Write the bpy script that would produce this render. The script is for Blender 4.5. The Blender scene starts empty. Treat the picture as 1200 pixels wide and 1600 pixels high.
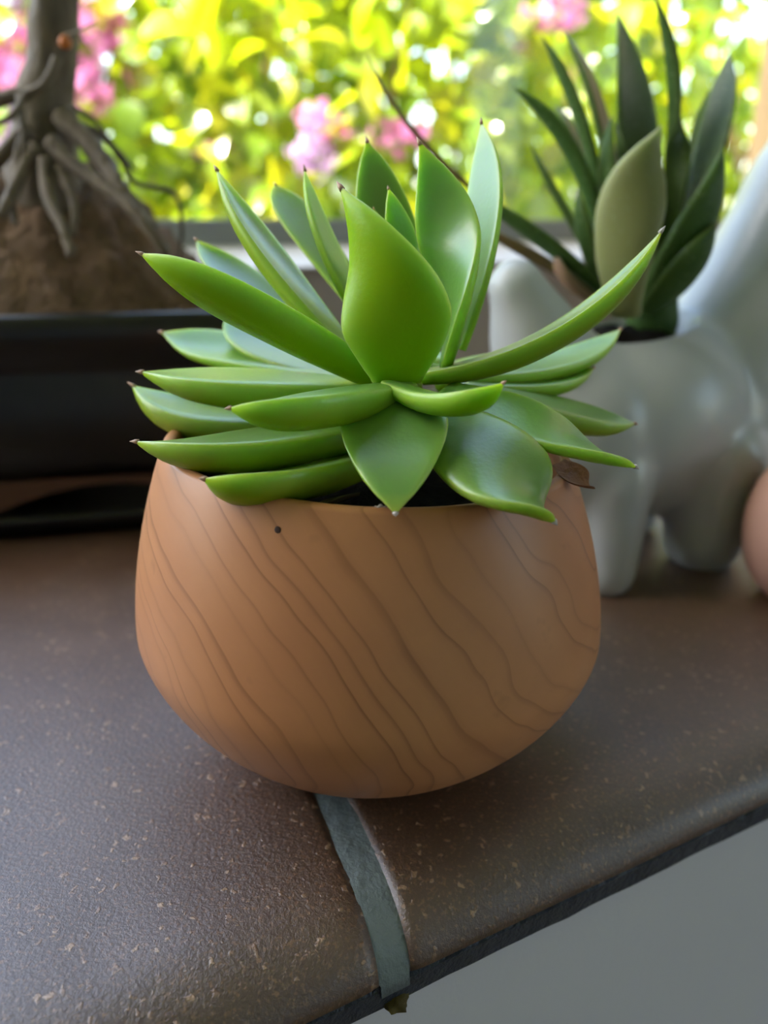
import bpy, bmesh, math, random
from mathutils import Vector, Matrix, noise
R = math.radians
random.seed(7)
scene = bpy.context.scene
COL = scene.collection

# ------------------------------------------------------------------ camera
CAM_H, PITCH, FPX = 0.147, R(20.0), 1250.0
cam_d = bpy.data.cameras.new('camera')
cam = bpy.data.objects.new('camera', cam_d)
COL.objects.link(cam)
cam.location = (0, 0, CAM_H)
cam.rotation_euler = (R(90) - PITCH, 0, 0)
cam_d.sensor_fit = 'VERTICAL'
cam_d.sensor_height = 36.0
cam_d.lens = 36.0 * FPX / 1600.0
cam_d.clip_start = 0.01
cam_d.dof.use_dof = True
cam_d.dof.focus_distance = 0.182
cam_d.dof.aperture_fstop = 8.0
scene.camera = cam

# ------------------------------------------------------------------ sky, sun, exposure
world = bpy.data.worlds.new('world')
scene.world = world
world.use_nodes = True
wn = world.node_tree
wn.nodes.clear()
sky = wn.nodes.new('ShaderNodeTexSky')
sky.sky_type = 'NISHITA'
sky.sun_disc = False
sky.sun_elevation = R(50)
sky.sun_rotation = R(-118)
sky.air_density = 1.0
sky.dust_density = 2.0
sky.ozone_density = 1.5
wb = wn.nodes.new('ShaderNodeBackground')
wb.inputs['Strength'].default_value = 0.9
wo = wn.nodes.new('ShaderNodeOutputWorld')
tint = wn.nodes.new('ShaderNodeMix'); tint.data_type = 'RGBA'; tint.blend_type = 'MULTIPLY'
tint.inputs[0].default_value = 1.0
tint.inputs[7].default_value = (1.0, 0.94, 0.87, 1)          # daylight white balance of the photograph
wn.links.new(sky.outputs[0], tint.inputs[6])
wn.links.new(tint.outputs[2], wb.inputs[0])
wn.links.new(wb.outputs[0], wo.inputs[0])

sun_d = bpy.data.lights.new('sun', 'SUN')
sun_d.energy = 19.0
sun_d.angle = R(0.6)
sun_d.color = (1.0, 0.93, 0.80)
sun = bpy.data.objects.new('sun', sun_d)
COL.objects.link(sun)
SUN_DIR = Vector((-0.58, -0.36, 0.78)).normalized()      # towards the sun: along the house front, high, from the left
sun.rotation_euler = SUN_DIR.to_track_quat('Z', 'Y').to_euler()

vs = scene.view_settings
vs.view_transform = 'Standard'
vs.look = 'None'
vs.gamma = 1.0
vs.use_curve_mapping = False
vs.exposure = 0.6

cy = scene.cycles
cy.max_bounces = 10
cy.diffuse_bounces = 6
cy.glossy_bounces = 4
cy.transmission_bounces = 6
cy.transparent_max_bounces = 12
cy.sample_clamp_indirect = 6.0
cy.caustics_reflective = False
cy.caustics_refractive = False

# ------------------------------------------------------------------ frames of reference
# the sill runs along SD, the outdoors lies towards SN; both horizontal
SD = Vector((math.cos(R(28)), math.sin(R(28)), 0))
SN = Vector((-SD.y, SD.x, 0))
def S(s, n, z):
    return SD * s + SN * n + Vector((0, 0, z))

_U = Vector((0, math.sin(PITCH), math.cos(PITCH)))
_W = Vector((0, math.cos(PITCH), -math.sin(PITCH)))
def at(px, py, y):
    """point measured in the photograph, at distance y in front of the camera"""
    d = _W + Vector((1, 0, 0)) * ((px - 600) / FPX) + _U * ((800 - py) / FPX)
    return Vector((0, 0, CAM_H)) + d * (y / d.y)

# daylight portals (they guide sky sampling through the openings, they add no light)
def portal(name, loc, xdir, zdir, sx, sy):
    l = bpy.data.lights.new(name, 'AREA')
    l.shape = 'RECTANGLE'
    l.size, l.size_y = sx, sy
    l.cycles.is_portal = True
    o = bpy.data.objects.new(name, l)
    COL.objects.link(o)
    x = Vector(xdir).normalized()
    z = -Vector(zdir).normalized()          # area lights shine along -Z
    y = z.cross(x)
    o.matrix_world = Matrix.Translation(loc) @ Matrix((x, y, z)).transposed().to_4x4()
    return o
WIN_N = 0.62
portal('window_portal', S(-0.515, WIN_N + 0.06, 1.00), SD, -SN, 2.76, 1.72)
portal('door_portal', S(2.27, -1.65, 0.15), SN, -SD, 1.2, 2.1)

# ------------------------------------------------------------------ mesh helpers
def link(name, me, mat, parent=None, smooth=True):
    o = bpy.data.objects.new(name, me)
    COL.objects.link(o)
    if mat is not None and not me.materials:
        me.materials.append(mat)
    if smooth:
        for p in me.polygons:
            p.use_smooth = True
    if parent is not None:
        o.parent = parent
    return o

def mesh_from(name, verts, faces):
    me = bpy.data.meshes.new(name)
    me.from_pydata([tuple(v) for v in verts], [], faces)
    me.validate()
    me.update()
    return me

def from_bm(name, bm):
    me = bpy.data.meshes.new(name)
    bmesh.ops.recalc_face_normals(bm, faces=bm.faces)
    bm.to_mesh(me)
    bm.free()
    return me

def empty(name, loc=(0, 0, 0)):
    o = bpy.data.objects.new(name, None)
    COL.objects.link(o)
    o.location = loc
    o.empty_display_size = 0.02
    return o

def tag(o, label=None, cat=None, group=None, kind=None):
    if label: o['label'] = label
    if cat: o['category'] = cat
    if group: o['group'] = group
    if kind: o['kind'] = kind
    return o

def child(name, me, mat, parent, smooth=True):
    """part whose mesh is in world coordinates, parent sits at a base point"""
    o = link(name, me, mat, None, smooth)
    o.parent = parent
    off = Vector(parent.location)
    if parent.parent is not None:
        off = off + Vector(parent.parent.location)
    o.matrix_parent_inverse = Matrix.Translation(-off)
    return o

def sbox(bm, s0, s1, n0, n1, z0, z1, bev=0.0):
    vs_ = [bm.verts.new(S(s, n, z)) for s in (s0, s1) for n in (n0, n1) for z in (z0, z1)]
    f = [(0,1,3,2),(4,6,7,5),(0,4,5,1),(2,3,7,6),(0,2,6,4),(1,5,7,3)]
    fs = [bm.faces.new([vs_[i] for i in q]) for q in f]
    if bev:
        es = list({e for q in fs for e in q.edges})
        bmesh.ops.bevel(bm, geom=es, offset=bev, segments=2, affect='EDGES', profile=0.5)

def sboxes(name, boxes, mat, parent=None, bev=0.0):
    bm = bmesh.new()
    for b in boxes:
        sbox(bm, *b, bev=bev)
    return link(name, from_bm(name, bm), mat, parent, smooth=False)

def lathe(prof, seg=96, center=Vector((0, 0, 0)), warp=None):
    verts, faces = [], []
    n = len(prof)
    for i in range(seg):
        a = 2 * math.pi * i / seg
        for (r, z) in prof:
            v = Vector((r * math.cos(a), r * math.sin(a), z))
            if warp: v = warp(v)
            verts.append(v + center)
    for i in range(seg):
        j = (i + 1) % seg
        for k in range(n - 1):
            faces.append((i*n+k, j*n+k, j*n+k+1, i*n+k+1))
    return verts, faces

def tube(verts, faces, pts, radii, seg=10, cap=True):
    """sweep a circle along pts, appended to verts / faces"""
    base = len(verts)
    n = len(pts)
    prev = None
    for i, p in enumerate(pts):
        t = (pts[min(i+1, n-1)] - pts[max(i-1, 0)]).normalized()
        if prev is None:
            a = Vector((0, 0, 1)) if abs(t.z) < 0.9 else Vector((1, 0, 0))
            u = t.cross(a).normalized()
        else:
            u = (prev - t * prev.dot(t)).normalized()
        prev = u
        w = t.cross(u)
        for k in range(seg):
            a = 2 * math.pi * k / seg
            verts.append(p + (u * math.cos(a) + w * math.sin(a)) * radii[i])
    for i in range(n - 1):
        for k in range(seg):
            k2 = (k + 1) % seg
            faces.append((base+i*seg+k, base+i*seg+k2, base+(i+1)*seg+k2, base+(i+1)*seg+k))
    if cap:
        faces.append(tuple(base + k for k in reversed(range(seg))))
        faces.append(tuple(base + (n-1)*seg + k for k in range(seg)))

def interp(xs, ys, x):
    if x <= xs[0]: return ys[0]
    for i in range(len(xs) - 1):
        if x <= xs[i+1]:
            t = (x - xs[i]) / (xs[i+1] - xs[i])
            # monotone smooth (Catmull-Rom)
            y0 = ys[max(i-1, 0)]; y1 = ys[i]; y2 = ys[i+1]; y3 = ys[min(i+2, len(ys)-1)]
            m1 = (y2 - y0) * 0.5; m2 = (y3 - y1) * 0.5
            t2, t3 = t*t, t*t*t
            return (2*t3-3*t2+1)*y1 + (t3-2*t2+t)*m1 + (-2*t3+3*t2)*y2 + (t3-t2)*m2
    return ys[-1]

def spline(pts, n):
    """Catmull-Rom through pts, n samples per span"""
    out = []
    m = len(pts)
    for i in range(m - 1):
        p0 = pts[max(i-1, 0)]; p1 = pts[i]; p2 = pts[i+1]; p3 = pts[min(i+2, m-1)]
        for k in range(n):
            t = k / n
            out.append(0.5 * ((2*p1) + (p2-p0)*t + (2*p0-5*p1+4*p2-p3)*t*t + (3*p1-p0-3*p2+p3)*t*t*t))
    out.append(pts[-1].copy())
    return out

# ------------------------------------------------------------------ materials
class NT:
    def __init__(self, name):
        self.m = bpy.data.materials.new(name)
        self.m.use_nodes = True
        self.t = self.m.node_tree
        self.b = self.t.nodes['Principled BSDF']
        self.out = self.t.nodes['Material Output']
    def n(self, typ, **kw):
        nd = self.t.nodes.new(typ)
        for k, v in kw.items():
            if k.startswith('_'):
                nd.inputs[k[1:].replace('_', ' ')].default_value = v
            else:
                setattr(nd, k, v)
        return nd
    def l(self, a, b): self.t.links.new(a, b)
    def ramp(self, fac, stops, interp='LINEAR'):
        r = self.n('ShaderNodeValToRGB')
        r.color_ramp.interpolation = interp
        e = r.color_ramp.elements
        while len(e) < len(stops): e.new(0.5)
        for i, (p, c) in enumerate(stops):
            e[i].position = p
            e[i].color = (*c, 1) if len(c) == 3 else c
        self.l(fac, r.inputs[0])
        return r.outputs[0]
    def math(self, op, a, b=None, c=None):
        nd = self.n('ShaderNodeMath', operation=op)
        for i, v in enumerate((a, b, c)):
            if v is None: continue
            if isinstance(v, (int, float)): nd.inputs[i].default_value = v
            else: self.l(v, nd.inputs[i])
        return nd.outputs[0]
    def mix(self, fac, a, b, blend='MIX'):
        nd = self.n('ShaderNodeMix', data_type='RGBA', blend_type=blend)
        for i, v in ((0, fac), (6, a), (7, b)):
            if isinstance(v, (int, float)): nd.inputs[i].default_value = v
            elif isinstance(v, tuple): nd.inputs[i].default_value = (*v, 1)
            else: self.l(v, nd.inputs[i])
        return nd.outputs[2]
    def noise(self, scale, detail=3, rough=0.5, vec=None, dist=0.0):
        nd = self.n('ShaderNodeTexNoise', _Scale=scale, _Detail=detail, _Roughness=rough, _Distortion=dist)
        if vec is not None: self.l(vec, nd.inputs['Vector'])
        return nd.outputs[0]
    def obj(self):
        return self.n('ShaderNodeTexCoord').outputs['Object']
    def geo(self):
        return self.n('ShaderNodeNewGeometry').outputs['Position']
    def bump(self, h, strength, dist):
        nd = self.n('ShaderNodeBump', _Strength=strength, _Distance=dist)
        self.l(h, nd.inputs['Height'])
        self.l(nd.outputs[0], self.b.inputs['Normal'])
    def set(self, **kw):
        for k, v in kw.items():
            i = self.b.inputs[k.replace('_', ' ')]
            if isinstance(v, tuple) and len(v) == 3 and i.type == 'RGBA': v = (*v, 1)
            i.default_value = v
        return self

def plain(name, col, rough=0.5, bump=None, var=0.15, scale=8.0, **kw):
    m = NT(name)
    p = m.geo()
    f = m.noise(scale, 4, 0.55, p)
    m.l(m.mix(f, tuple(c*(1-var) for c in col), tuple(min(1, c*(1+var)) for c in col)), m.b.inputs['Base Color'])
    m.set(Roughness=rough, **kw)
    if bump:
        m.bump(m.noise(bump[0], 4, 0.6, p), bump[1], bump[2])
    return m.m

M = {}
M['wall'] = plain('wall_paint', (0.66, 0.65, 0.685), 0.6, (120, 0.12, 0.002), 0.03, 6)
M['ceiling'] = plain('ceiling_paint', (0.75, 0.74, 0.72), 0.7, None, 0.02)
M['floor'] = plain('floor_boards', (0.30, 0.20, 0.12), 0.4, None, 0.2, 3)
M['reveal'] = plain('reveal_paint', (0.60, 0.57, 0.52), 0.6, (90, 0.1, 0.002), 0.05)
M['frame_white'] = plain('frame_white', (0.80, 0.82, 0.82), 0.3, None, 0.05, 20)
M['frame_dark'] = plain('frame_seal', (0.26, 0.27, 0.25), 0.4, None, 0.1, 20)
M['frame_brown'] = plain('frame_taupe', (0.46, 0.39, 0.31), 0.45, (60, 0.1, 0.001), 0.1, 15)
M['grout'] = plain('grout', (0.165, 0.20, 0.205), 0.42, (300, 0.7, 0.0015), 0.35, 90)
M['nose_shade'] = plain('dark_nose_shade', (0.030, 0.036, 0.050), 0.45, (300, 0.8, 0.002), 0.4, 120)
M['lawn'] = plain('lawn_green', (0.16, 0.22, 0.035), 0.9, (40, 0.5, 0.02), 0.35, 9)

# jamb wood
m = NT('jamb_wood')
mp = m.n('ShaderNodeMapping'); mp.inputs['Scale'].default_value = (1, 1, 0.08)
m.l(m.geo(), mp.inputs[0])
f = m.noise(60, 4, 0.6, mp.outputs[0])
m.l(m.ramp(f, [(0.3, (0.33, 0.20, 0.10)), (0.7, (0.47, 0.31, 0.17))]), m.b.inputs['Base Color'])
m.set(Roughness=0.5)
M['jamb'] = m.m

# glass pane
m = NT('window_glass')
m.t.nodes.remove(m.b)
tr = m.n('ShaderNodeBsdfTransparent'); tr.inputs[0].default_value = (0.985, 0.995, 0.985, 1)
gl = m.n('ShaderNodeBsdfGlossy'); gl.inputs['Roughness'].default_value = 0.0
lw = m.n('ShaderNodeLayerWeight', _Blend=0.5)
fres = m.math('ADD', 0.02, m.math('MULTIPLY', m.math('POWER', lw.outputs['Facing'], 5.0), 0.3))
mx = m.n('ShaderNodeMixShader')
m.l(fres, mx.inputs[0]); m.l(tr.outputs[0], mx.inputs[1]); m.l(gl.outputs[0], mx.inputs[2])
m.l(mx.outputs[0], m.out.inputs[0])
M['glass'] = m.m

# glazed brown tile with tan specks
m = NT('glazed_brown_tile')
p = m.geo()
cloud = m.noise(14, 4, 0.6, p)
base = m.ramp(cloud, [(0.25, (0.054, 0.024, 0.010)), (0.55, (0.088, 0.043, 0.021)), (0.8, (0.125, 0.066, 0.036))])
vor = m.n('ShaderNodeTexVoronoi', feature='F1', _Scale=430, _Randomness=1.0)
wrp = m.n('ShaderNodeVectorMath', operation='ADD')
nz = m.n('ShaderNodeTexNoise', _Scale=420, _Detail=3)
sc_ = m.n('ShaderNodeVectorMath', operation='SCALE'); sc_.inputs['Scale'].default_value = 0.0045
m.l(p, nz.inputs['Vector']); m.l(nz.outputs[1], sc_.inputs[0]); m.l(p, wrp.inputs[0]); m.l(sc_.outputs[0], wrp.inputs[1])
m.l(wrp.outputs[0], vor.inputs['Vector'])
sep = m.n('ShaderNodeSeparateColor'); m.l(vor.outputs['Color'], sep.inputs[0])
thr = m.math('MULTIPLY', m.math('MAXIMUM', m.math('SUBTRACT', sep.outputs[0], 0.30), 0.0), 0.66)   # speck size per cell
speck = m.math('SMOOTH_MIN', m.math('MAXIMUM', m.math('MULTIPLY', m.math('SUBTRACT', thr, vor.outputs['Distance']), 5.0), 0.0), 1.0, 0.2)
base2 = m.mix(speck, base, m.mix(sep.outputs[1], (0.20, 0.105, 0.055), (0.40, 0.25, 0.14)))
fine = m.noise(900, 2, 0.6, p)
base3 = m.mix(m.ramp(fine, [(0.54, (0, 0, 0)), (0.70, (0.7, 0.7, 0.7))]), base2, (0.25, 0.125, 0.055))
m.l(base3, m.b.inputs['Base Color'])
ro = m.ramp(m.noise(40, 3, 0.6, p), [(0.3, (0.36,)*3), (0.7, (0.48,)*3)])
m.l(ro, m.b.inputs['Roughness'])
m.set(Specular_IOR_Level=1.0, Coat_Weight=0.55, Coat_Roughness=0.38, Coat_IOR=1.55)
hsum = m.math('ADD', m.math('MULTIPLY', m.noise(800, 4, 0.7, p), 0.9), m.math('MULTIPLY', speck, 0.35))
hsum = m.math('ADD', hsum, m.math('MULTIPLY', m.noise(60, 2, 0.5, p), 0.5))
m.bump(hsum, 0.6, 0.0010)
M['tile'] = m.m

# turned wood with sweeping growth rings
m = NT('turned_wood')
p = m.obj()
nv = m.n('ShaderNodeTexNoise', _Scale=13, _Detail=3.0, _Roughness=0.5); m.l(p, nv.inputs['Vector'])
sub = m.n('ShaderNodeVectorMath', operation='SUBTRACT'); m.l(nv.outputs[1], sub.inputs[0]); sub.inputs[1].default_value = (0.5, 0.5, 0.5)
scl = m.n('ShaderNodeVectorMath', operation='SCALE'); m.l(sub.outputs[0], scl.inputs[0]); scl.inputs['Scale'].default_value = 0.030
add = m.n('ShaderNodeVectorMath', operation='ADD'); m.l(p, add.inputs[0]); m.l(scl.outputs[0], add.inputs[1])
sx = m.n('ShaderNodeSeparateXYZ'); m.l(add.outputs[0], sx.inputs[0])
dz = m.math('SUBTRACT', sx.outputs[2], 0.018)
gz = m.math('MULTIPLY', m.math('SQRT', m.math('ADD', m.math('MULTIPLY', dz, dz), 0.00026)), 0.95)
f = m.math('ADD', m.math('ADD', sx.outputs[0], gz), m.math('MULTIPLY', sx.outputs[1], -0.10))
ph = m.math('ADD', m.math('MULTIPLY', f, 122.0), m.math('MULTIPLY', m.noise(9, 1, 0.5, p), 3.0))
n1 = m.n('ShaderNodeTexNoise', noise_dimensions='1D', _Scale=0.55, _Detail=1.0); m.l(ph, n1.inputs['W'])
ph = m.math('ADD', ph, m.math('MULTIPLY', n1.outputs[0], 1.7))
wn1 = m.n('ShaderNodeTexWhiteNoise', noise_dimensions='1D'); m.l(m.math('FLOOR', ph), wn1.inputs['W'])
fr_ = m.math('FRACT', ph)
line = m.ramp(fr_, [(0.0, (0.25,)*3), (0.10, (0.04,)*3), (0.55, (0.0,)*3), (0.80, (0.20,)*3), (0.965, (1.0,)*3), (1.0, (0.25,)*3)])
lamp = m.math('MULTIPLY', m.math('MULTIPLY', line, m.math('ADD', 0.35, m.math('MULTIPLY', wn1.outputs[0], 0.75))), m.math('ADD', 0.05, m.math('MULTIPLY', m.noise(26, 2, 0.5, p), 1.25)))
streak = m.n('ShaderNodeMapping'); streak.inputs['Scale'].default_value = (1, 0.1, 1); m.l(add.outputs[0], streak.inputs[0])
fine = m.noise(160, 4, 0.65, streak.outputs[0])
ground = m.ramp(m.noise(18, 3, 0.5, p), [(0.25, (0.50, 0.202, 0.082)), (0.75, (0.64, 0.298, 0.128))])
ground = m.mix(m.math('MULTIPLY', fine, 0.30), ground, (0.36, 0.16, 0.07))
c = m.mix(lamp, ground, (0.27, 0.105, 0.04))
mott = m.ramp(m.noise(75, 3, 0.6, p), [(0.66, (0, 0, 0)), (0.78, (0.4,)*3)])
c = m.mix(mott, c, (0.25, 0.11, 0.05))
m.l(c, m.b.inputs['Base Color'])
m.set(Roughness=0.42, Specular_IOR_Level=0.4)
m.bump(m.math('ADD', m.math('MULTIPLY', line, -0.4), fine), 0.05, 0.0006)
M['wood'] = m.m

M['soil'] = plain('potting_soil', (0.012, 0.009, 0.006), 0.95, (500, 0.9, 0.002), 0.5, 250, Specular_IOR_Level=0.1)
M['pebble'] = plain('soil_crumb', (0.03, 0.02, 0.012), 0.9, (300, 0.5, 0.001), 0.5, 300)

# fleshy leaf: 'leaf' colour attribute holds r = upper side, g = base to tip, b = margin
def fleshy(name, under, upper, margin, tipc, sss=0.35, rough=0.34, mott=0.0, spec=0.35, sheen=0.0):
    m = NT(name)
    at_ = m.n('ShaderNodeAttribute', attribute_name='leaf')
    sp = m.n('ShaderNodeSeparateColor'); m.l(at_.outputs['Color'], sp.inputs[0])
    p = m.geo()
    inf = m.n('ShaderNodeObjectInfo')
    c = m.mix(sp.outputs[0], under, upper)
    c = m.mix(m.math('MULTIPLY', m.math('POWER', sp.outputs[2], 5.0), 0.6), c, margin)
    tipf = m.math('MULTIPLY', m.math('MAXIMUM', m.math('SUBTRACT', sp.outputs[1], 0.86), 0.0), 5.0)
    c = m.mix(tipf, c, tipc)
    nz = m.noise(90, 3, 0.6, p)
    c = m.mix(m.math('MULTIPLY', nz, 0.25), c, tuple(x*0.7 for x in under))
    if mott:
        sp2 = m.ramp(m.noise(520, 2, 0.6, p), [(0.60, (0, 0, 0)), (0.68, (mott,)*3)])
        c = m.mix(sp2, c, (0.30, 0.36, 0.20))
    hs = m.n('ShaderNodeHueSaturation')
    m.l(m.math('ADD', 0.490, m.math('MULTIPLY', inf.outputs['Random'], 0.02)), hs.inputs['Hue'])
    m.l(m.math('ADD', 0.88, m.math('MULTIPLY', inf.outputs['Random'], 0.24)), hs.inputs['Value'])
    m.l(c, hs.inputs['Color'])
    m.l(hs.outputs[0], m.b.inputs['Base Color'])
    m.set(Roughness=rough, Subsurface_Weight=sss, Subsurface_Scale=0.009)
    m.b.inputs['Subsurface Radius'].default_value = (0.6, 1.0, 0.12)
    m.b.inputs['Sheen Weight'].default_value = sheen
    m.set(Coat_Roughness=0.28)
    m.b.inputs['Sheen Tint'].default_value = (0.75, 0.9, 1.0, 1)
    m.l(m.math('MULTIPLY', m.math('ADD', 0.25, m.math('MULTIPLY', sp.outputs[0], 0.75)), spec), m.b.inputs['Specular IOR Level'])
    m.l(m.math('MULTIPLY', sp.outputs[0], spec * 0.5), m.b.inputs['Coat Weight'])
    m.bump(m.math('ADD', m.noise(900, 2, 0.5, p), m.math('MULTIPLY', m.noise(120, 2, 0.5, p), 1.5)), 0.10, 0.0008)
    return m.m
M['succ'] = fleshy('succulent_green', (0.26, 0.40, 0.003), (0.15, 0.31, 0.055), (0.46, 0.62, 0.14), (0.40, 0.48, 0.05), 0.6, 0.34, 0.0, 0.7, 0.0)
M['haw'] = fleshy('dark_succulent', (0.060, 0.115, 0.028), (0.070, 0.115, 0.026), (0.13, 0.18, 0.05), (0.10, 0.12, 0.05), 0.15, 0.42, 0.25)
M['haw_pale'] = fleshy('pale_succulent', (0.23, 0.235, 0.09), (0.20, 0.24, 0.08), (0.34, 0.32, 0.19), (0.45, 0.40, 0.27), 0.2, 0.45, 0.2)
M['haw_brown'] = fleshy('withering_succulent', (0.13, 0.095, 0.03), (0.12, 0.10, 0.035), (0.18, 0.13, 0.05), (0.15, 0.10, 0.05), 0.15, 0.5)
M['haw_pink'] = fleshy('pinkish_leaf_base', (0.34, 0.20, 0.13), (0.32, 0.20, 0.12), (0.42, 0.30, 0.2), (0.4, 0.3, 0.2), 0.2, 0.5)
M['spine'] = plain('leaf_spine', (0.55, 0.34, 0.22), 0.5, None, 0.3, 400)
M['spine_pale'] = plain('leaf_spine_pale', (0.62, 0.56, 0.50), 0.5, None, 0.2, 400)
M['dry'] = plain('dry_leaf', (0.22, 0.09, 0.03), 0.7, (300, 0.7, 0.002), 0.5, 150)
M['root_pale'] = plain('pale_root', (0.55, 0.45, 0.38), 0.6, None, 0.2, 300)

# ceramic glaze
m = NT('celadon_white_glaze')
p = m.geo()
f = m.noise(24, 3, 0.5, p)
m.l(m.ramp(f, [(0.3, (0.44, 0.46, 0.44)), (0.7, (0.52, 0.54, 0.52))]), m.b.inputs['Base Color'])
m.set(Roughness=0.35, Specular_IOR_Level=0.45, Coat_Weight=0.15, Coat_Roughness=0.16)
m.bump(m.noise(55, 2, 0.5, p), 0.08, 0.004)
M['ceramic'] = m.m
M['eye'] = plain('black_glaze', (0.01, 0.01, 0.01), 0.15)
M['peach'] = plain('peach_ceramic', (0.62, 0.36, 0.27), 0.5, (200, 0.2, 0.001), 0.08, 30)

# bonsai
m = NT('dark_glazed_pot')
p = m.geo()
f = m.noise(30, 4, 0.6, p)
m.l(m.ramp(f, [(0.3, (0.006, 0.006, 0.006)), (0.7, (0.016, 0.015, 0.013))]), m.b.inputs['Base Color'])
m.set(Roughness=0.30, Specular_IOR_Level=0.5)
m.bump(m.noise(70, 3, 0.5, p), 0.1, 0.003)
M['pot'] = m.m
M['pot_rust'] = plain('rust_brown_clay', (0.11, 0.045, 0.02), 0.5, (150, 0.4, 0.002), 0.45, 35)
m = NT('bonsai_bark')
p = m.geo()
mp = m.n('ShaderNodeMapping'); mp.inputs['Scale'].default_value = (1, 1, 0.25); m.l(p, mp.inputs[0])
f = m.noise(110, 5, 0.65, mp.outputs[0])
m.l(m.ramp(f, [(0.3, (0.07, 0.052, 0.03)), (0.6, (0.17, 0.135, 0.085)), (0.8, (0.26, 0.215, 0.15))]), m.b.inputs['Base Color'])
m.set(Roughness=0.7)
m.bump(f, 0.6, 0.003)
M['bark'] = m.m
M['rootball'] = plain('dry_root_soil', (0.19, 0.12, 0.065), 0.9, (160, 1.0, 0.006), 0.6, 70)
M['gravel'] = plain('grey_topsoil', (0.17, 0.125, 0.09), 0.9, (300, 1.0, 0.003), 0.5, 180)
M['bud'] = plain('orange_leaf', (0.55, 0.16, 0.02), 0.5)

def garden_leaf(name, dif, trans, gloss=0.10, rough=0.25):
    m = NT(name)
    m.t.nodes.remove(m.b)
    p = m.geo()
    inf = m.n('ShaderNodeObjectInfo')
    f = m.noise(7, 2, 0.5, p)
    d = m.n('ShaderNodeBsdfDiffuse'); t = m.n('ShaderNodeBsdfTranslucent'); g = m.n('ShaderNodeBsdfGlossy')
    m.l(m.mix(f, tuple(x*0.55 for x in dif), tuple(min(1, x*1.35) for x in dif)), d.inputs[0])
    m.l(m.mix(f, tuple(x*0.55 for x in trans), tuple(min(1, x*1.3) for x in trans)), t.inputs[0])
    g.inputs['Roughness'].default_value = rough
    a = m.n('ShaderNodeMixShader'); a.inputs[0].default_value = 0.55
    m.l(d.outputs[0], a.inputs[1]); m.l(t.outputs[0], a.inputs[2])
    b = m.n('ShaderNodeMixShader'); b.inputs[0].default_value = gloss
    m.l(a.outputs[0], b.inputs[1]); m.l(g.outputs[0], b.inputs[2])
    m.l(b.outputs[0], m.out.inputs[0])
    return m.m
M['gl_lime'] = garden_leaf('lime_leaf', (0.33, 0.45, 0.012), (0.62, 0.72, 0.012))
M['gl_green'] = garden_leaf('green_leaf', (0.16, 0.27, 0.02), (0.36, 0.50, 0.015))
M['gl_yellow'] = garden_leaf('yellow_leaf', (0.55, 0.52, 0.02), (0.85, 0.78, 0.02))
M['petal_pink'] = garden_leaf('pink_petal', (0.75, 0.24, 0.58), (0.72, 0.25, 0.62), 0.03, 0.5)
M['petal_lilac'] = garden_leaf('lilac_petal', (0.60, 0.36, 0.72), (0.58, 0.36, 0.76), 0.03, 0.5)
M['stem'] = plain('garden_stem', (0.20, 0.12, 0.06), 0.8, None, 0.3, 30)
M['post'] = plain('weathered_post', (0.50, 0.34, 0.22), 0.7, (80, 0.4, 0.004), 0.2, 20)

# ------------------------------------------------------------------ room shell
NF = 0.121                      # room face of the window wall
FLOOR, CEIL = -0.90, 2.20
SL, SR = -2.4, 2.25
NB = -3.2
WL, WR, WTOP = -1.90, 0.870, 1.90   # niche opening along s, and its head
def struct(name, boxes, mat, label, cat, bev=0.0):
    o = sboxes(name, boxes, mat, None, bev)
    return tag(o, label, cat, kind='structure')
struct('floor', [(SL, SR, NB, NF + 0.56, FLOOR - 0.1, FLOOR)], M['floor'], 'brown boarded room floor', 'floor')
struct('ceiling', [(SL, SR, NB, NF + 0.6, CEIL, CEIL + 0.1)], M['ceiling'], 'off white room ceiling', 'ceiling')
struct('wall_back', [(SL, SR, NF, NF + 0.58, FLOOR, -0.021),
                     (SL, WL, NF, NF + 0.58, -0.021, CEIL), (WR + 0.02, SR, NF, NF + 0.58, -0.021, CEIL),
                     (WL, WR + 0.02, NF, NF + 0.58, WTOP, CEIL)], M['wall'],
       'pale grey painted wall below the tiled windowsill', 'wall')
struct('wall_left', [(SL - 0.1, SL, NB, NF + 0.58, FLOOR, CEIL)], M['wall'], 'pale grey wall at the left end of the room', 'wall')
struct('wall_front', [(SL, SR, NB - 0.1, NB, FLOOR, CEIL)], M['wall'], 'pale grey wall behind the viewer', 'wall')
struct('wall_right', [(SR, SR + 0.1, NB, -2.25, FLOOR, CEIL), (SR, SR + 0.1, -1.05, NF + 0.58, FLOOR, CEIL),
                      (SR, SR + 0.1, -2.25, -1.05, 1.20, CEIL)], M['wall'], 'pale grey wall with the garden door', 'wall')
door = tag(empty('door_1', S(SR, -1.65, FLOOR)), 'white glazed garden door in the right wall', 'door', kind='structure')
bm = bmesh.new()
for b in [(SR+0.02, SR+0.07, -2.25, -2.18, FLOOR, 1.2), (SR+0.02, SR+0.07, -1.12, -1.05, FLOOR, 1.2),
          (SR+0.02, SR+0.07, -2.18, -1.12, 1.12, 1.2), (SR+0.02, SR+0.07, -2.18, -1.12, FLOOR, FLOOR + 0.1)]:
    sbox(bm, *b)
child('door_frame', from_bm('door_frame', bm), M['frame_white'], door, False)
bm = bmesh.new(); sbox(bm, SR+0.043, SR+0.047, -2.18, -1.12, FLOOR + 0.1, 1.12)
child('pane', from_bm('door_pane', bm), M['glass'], door, False)

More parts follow.
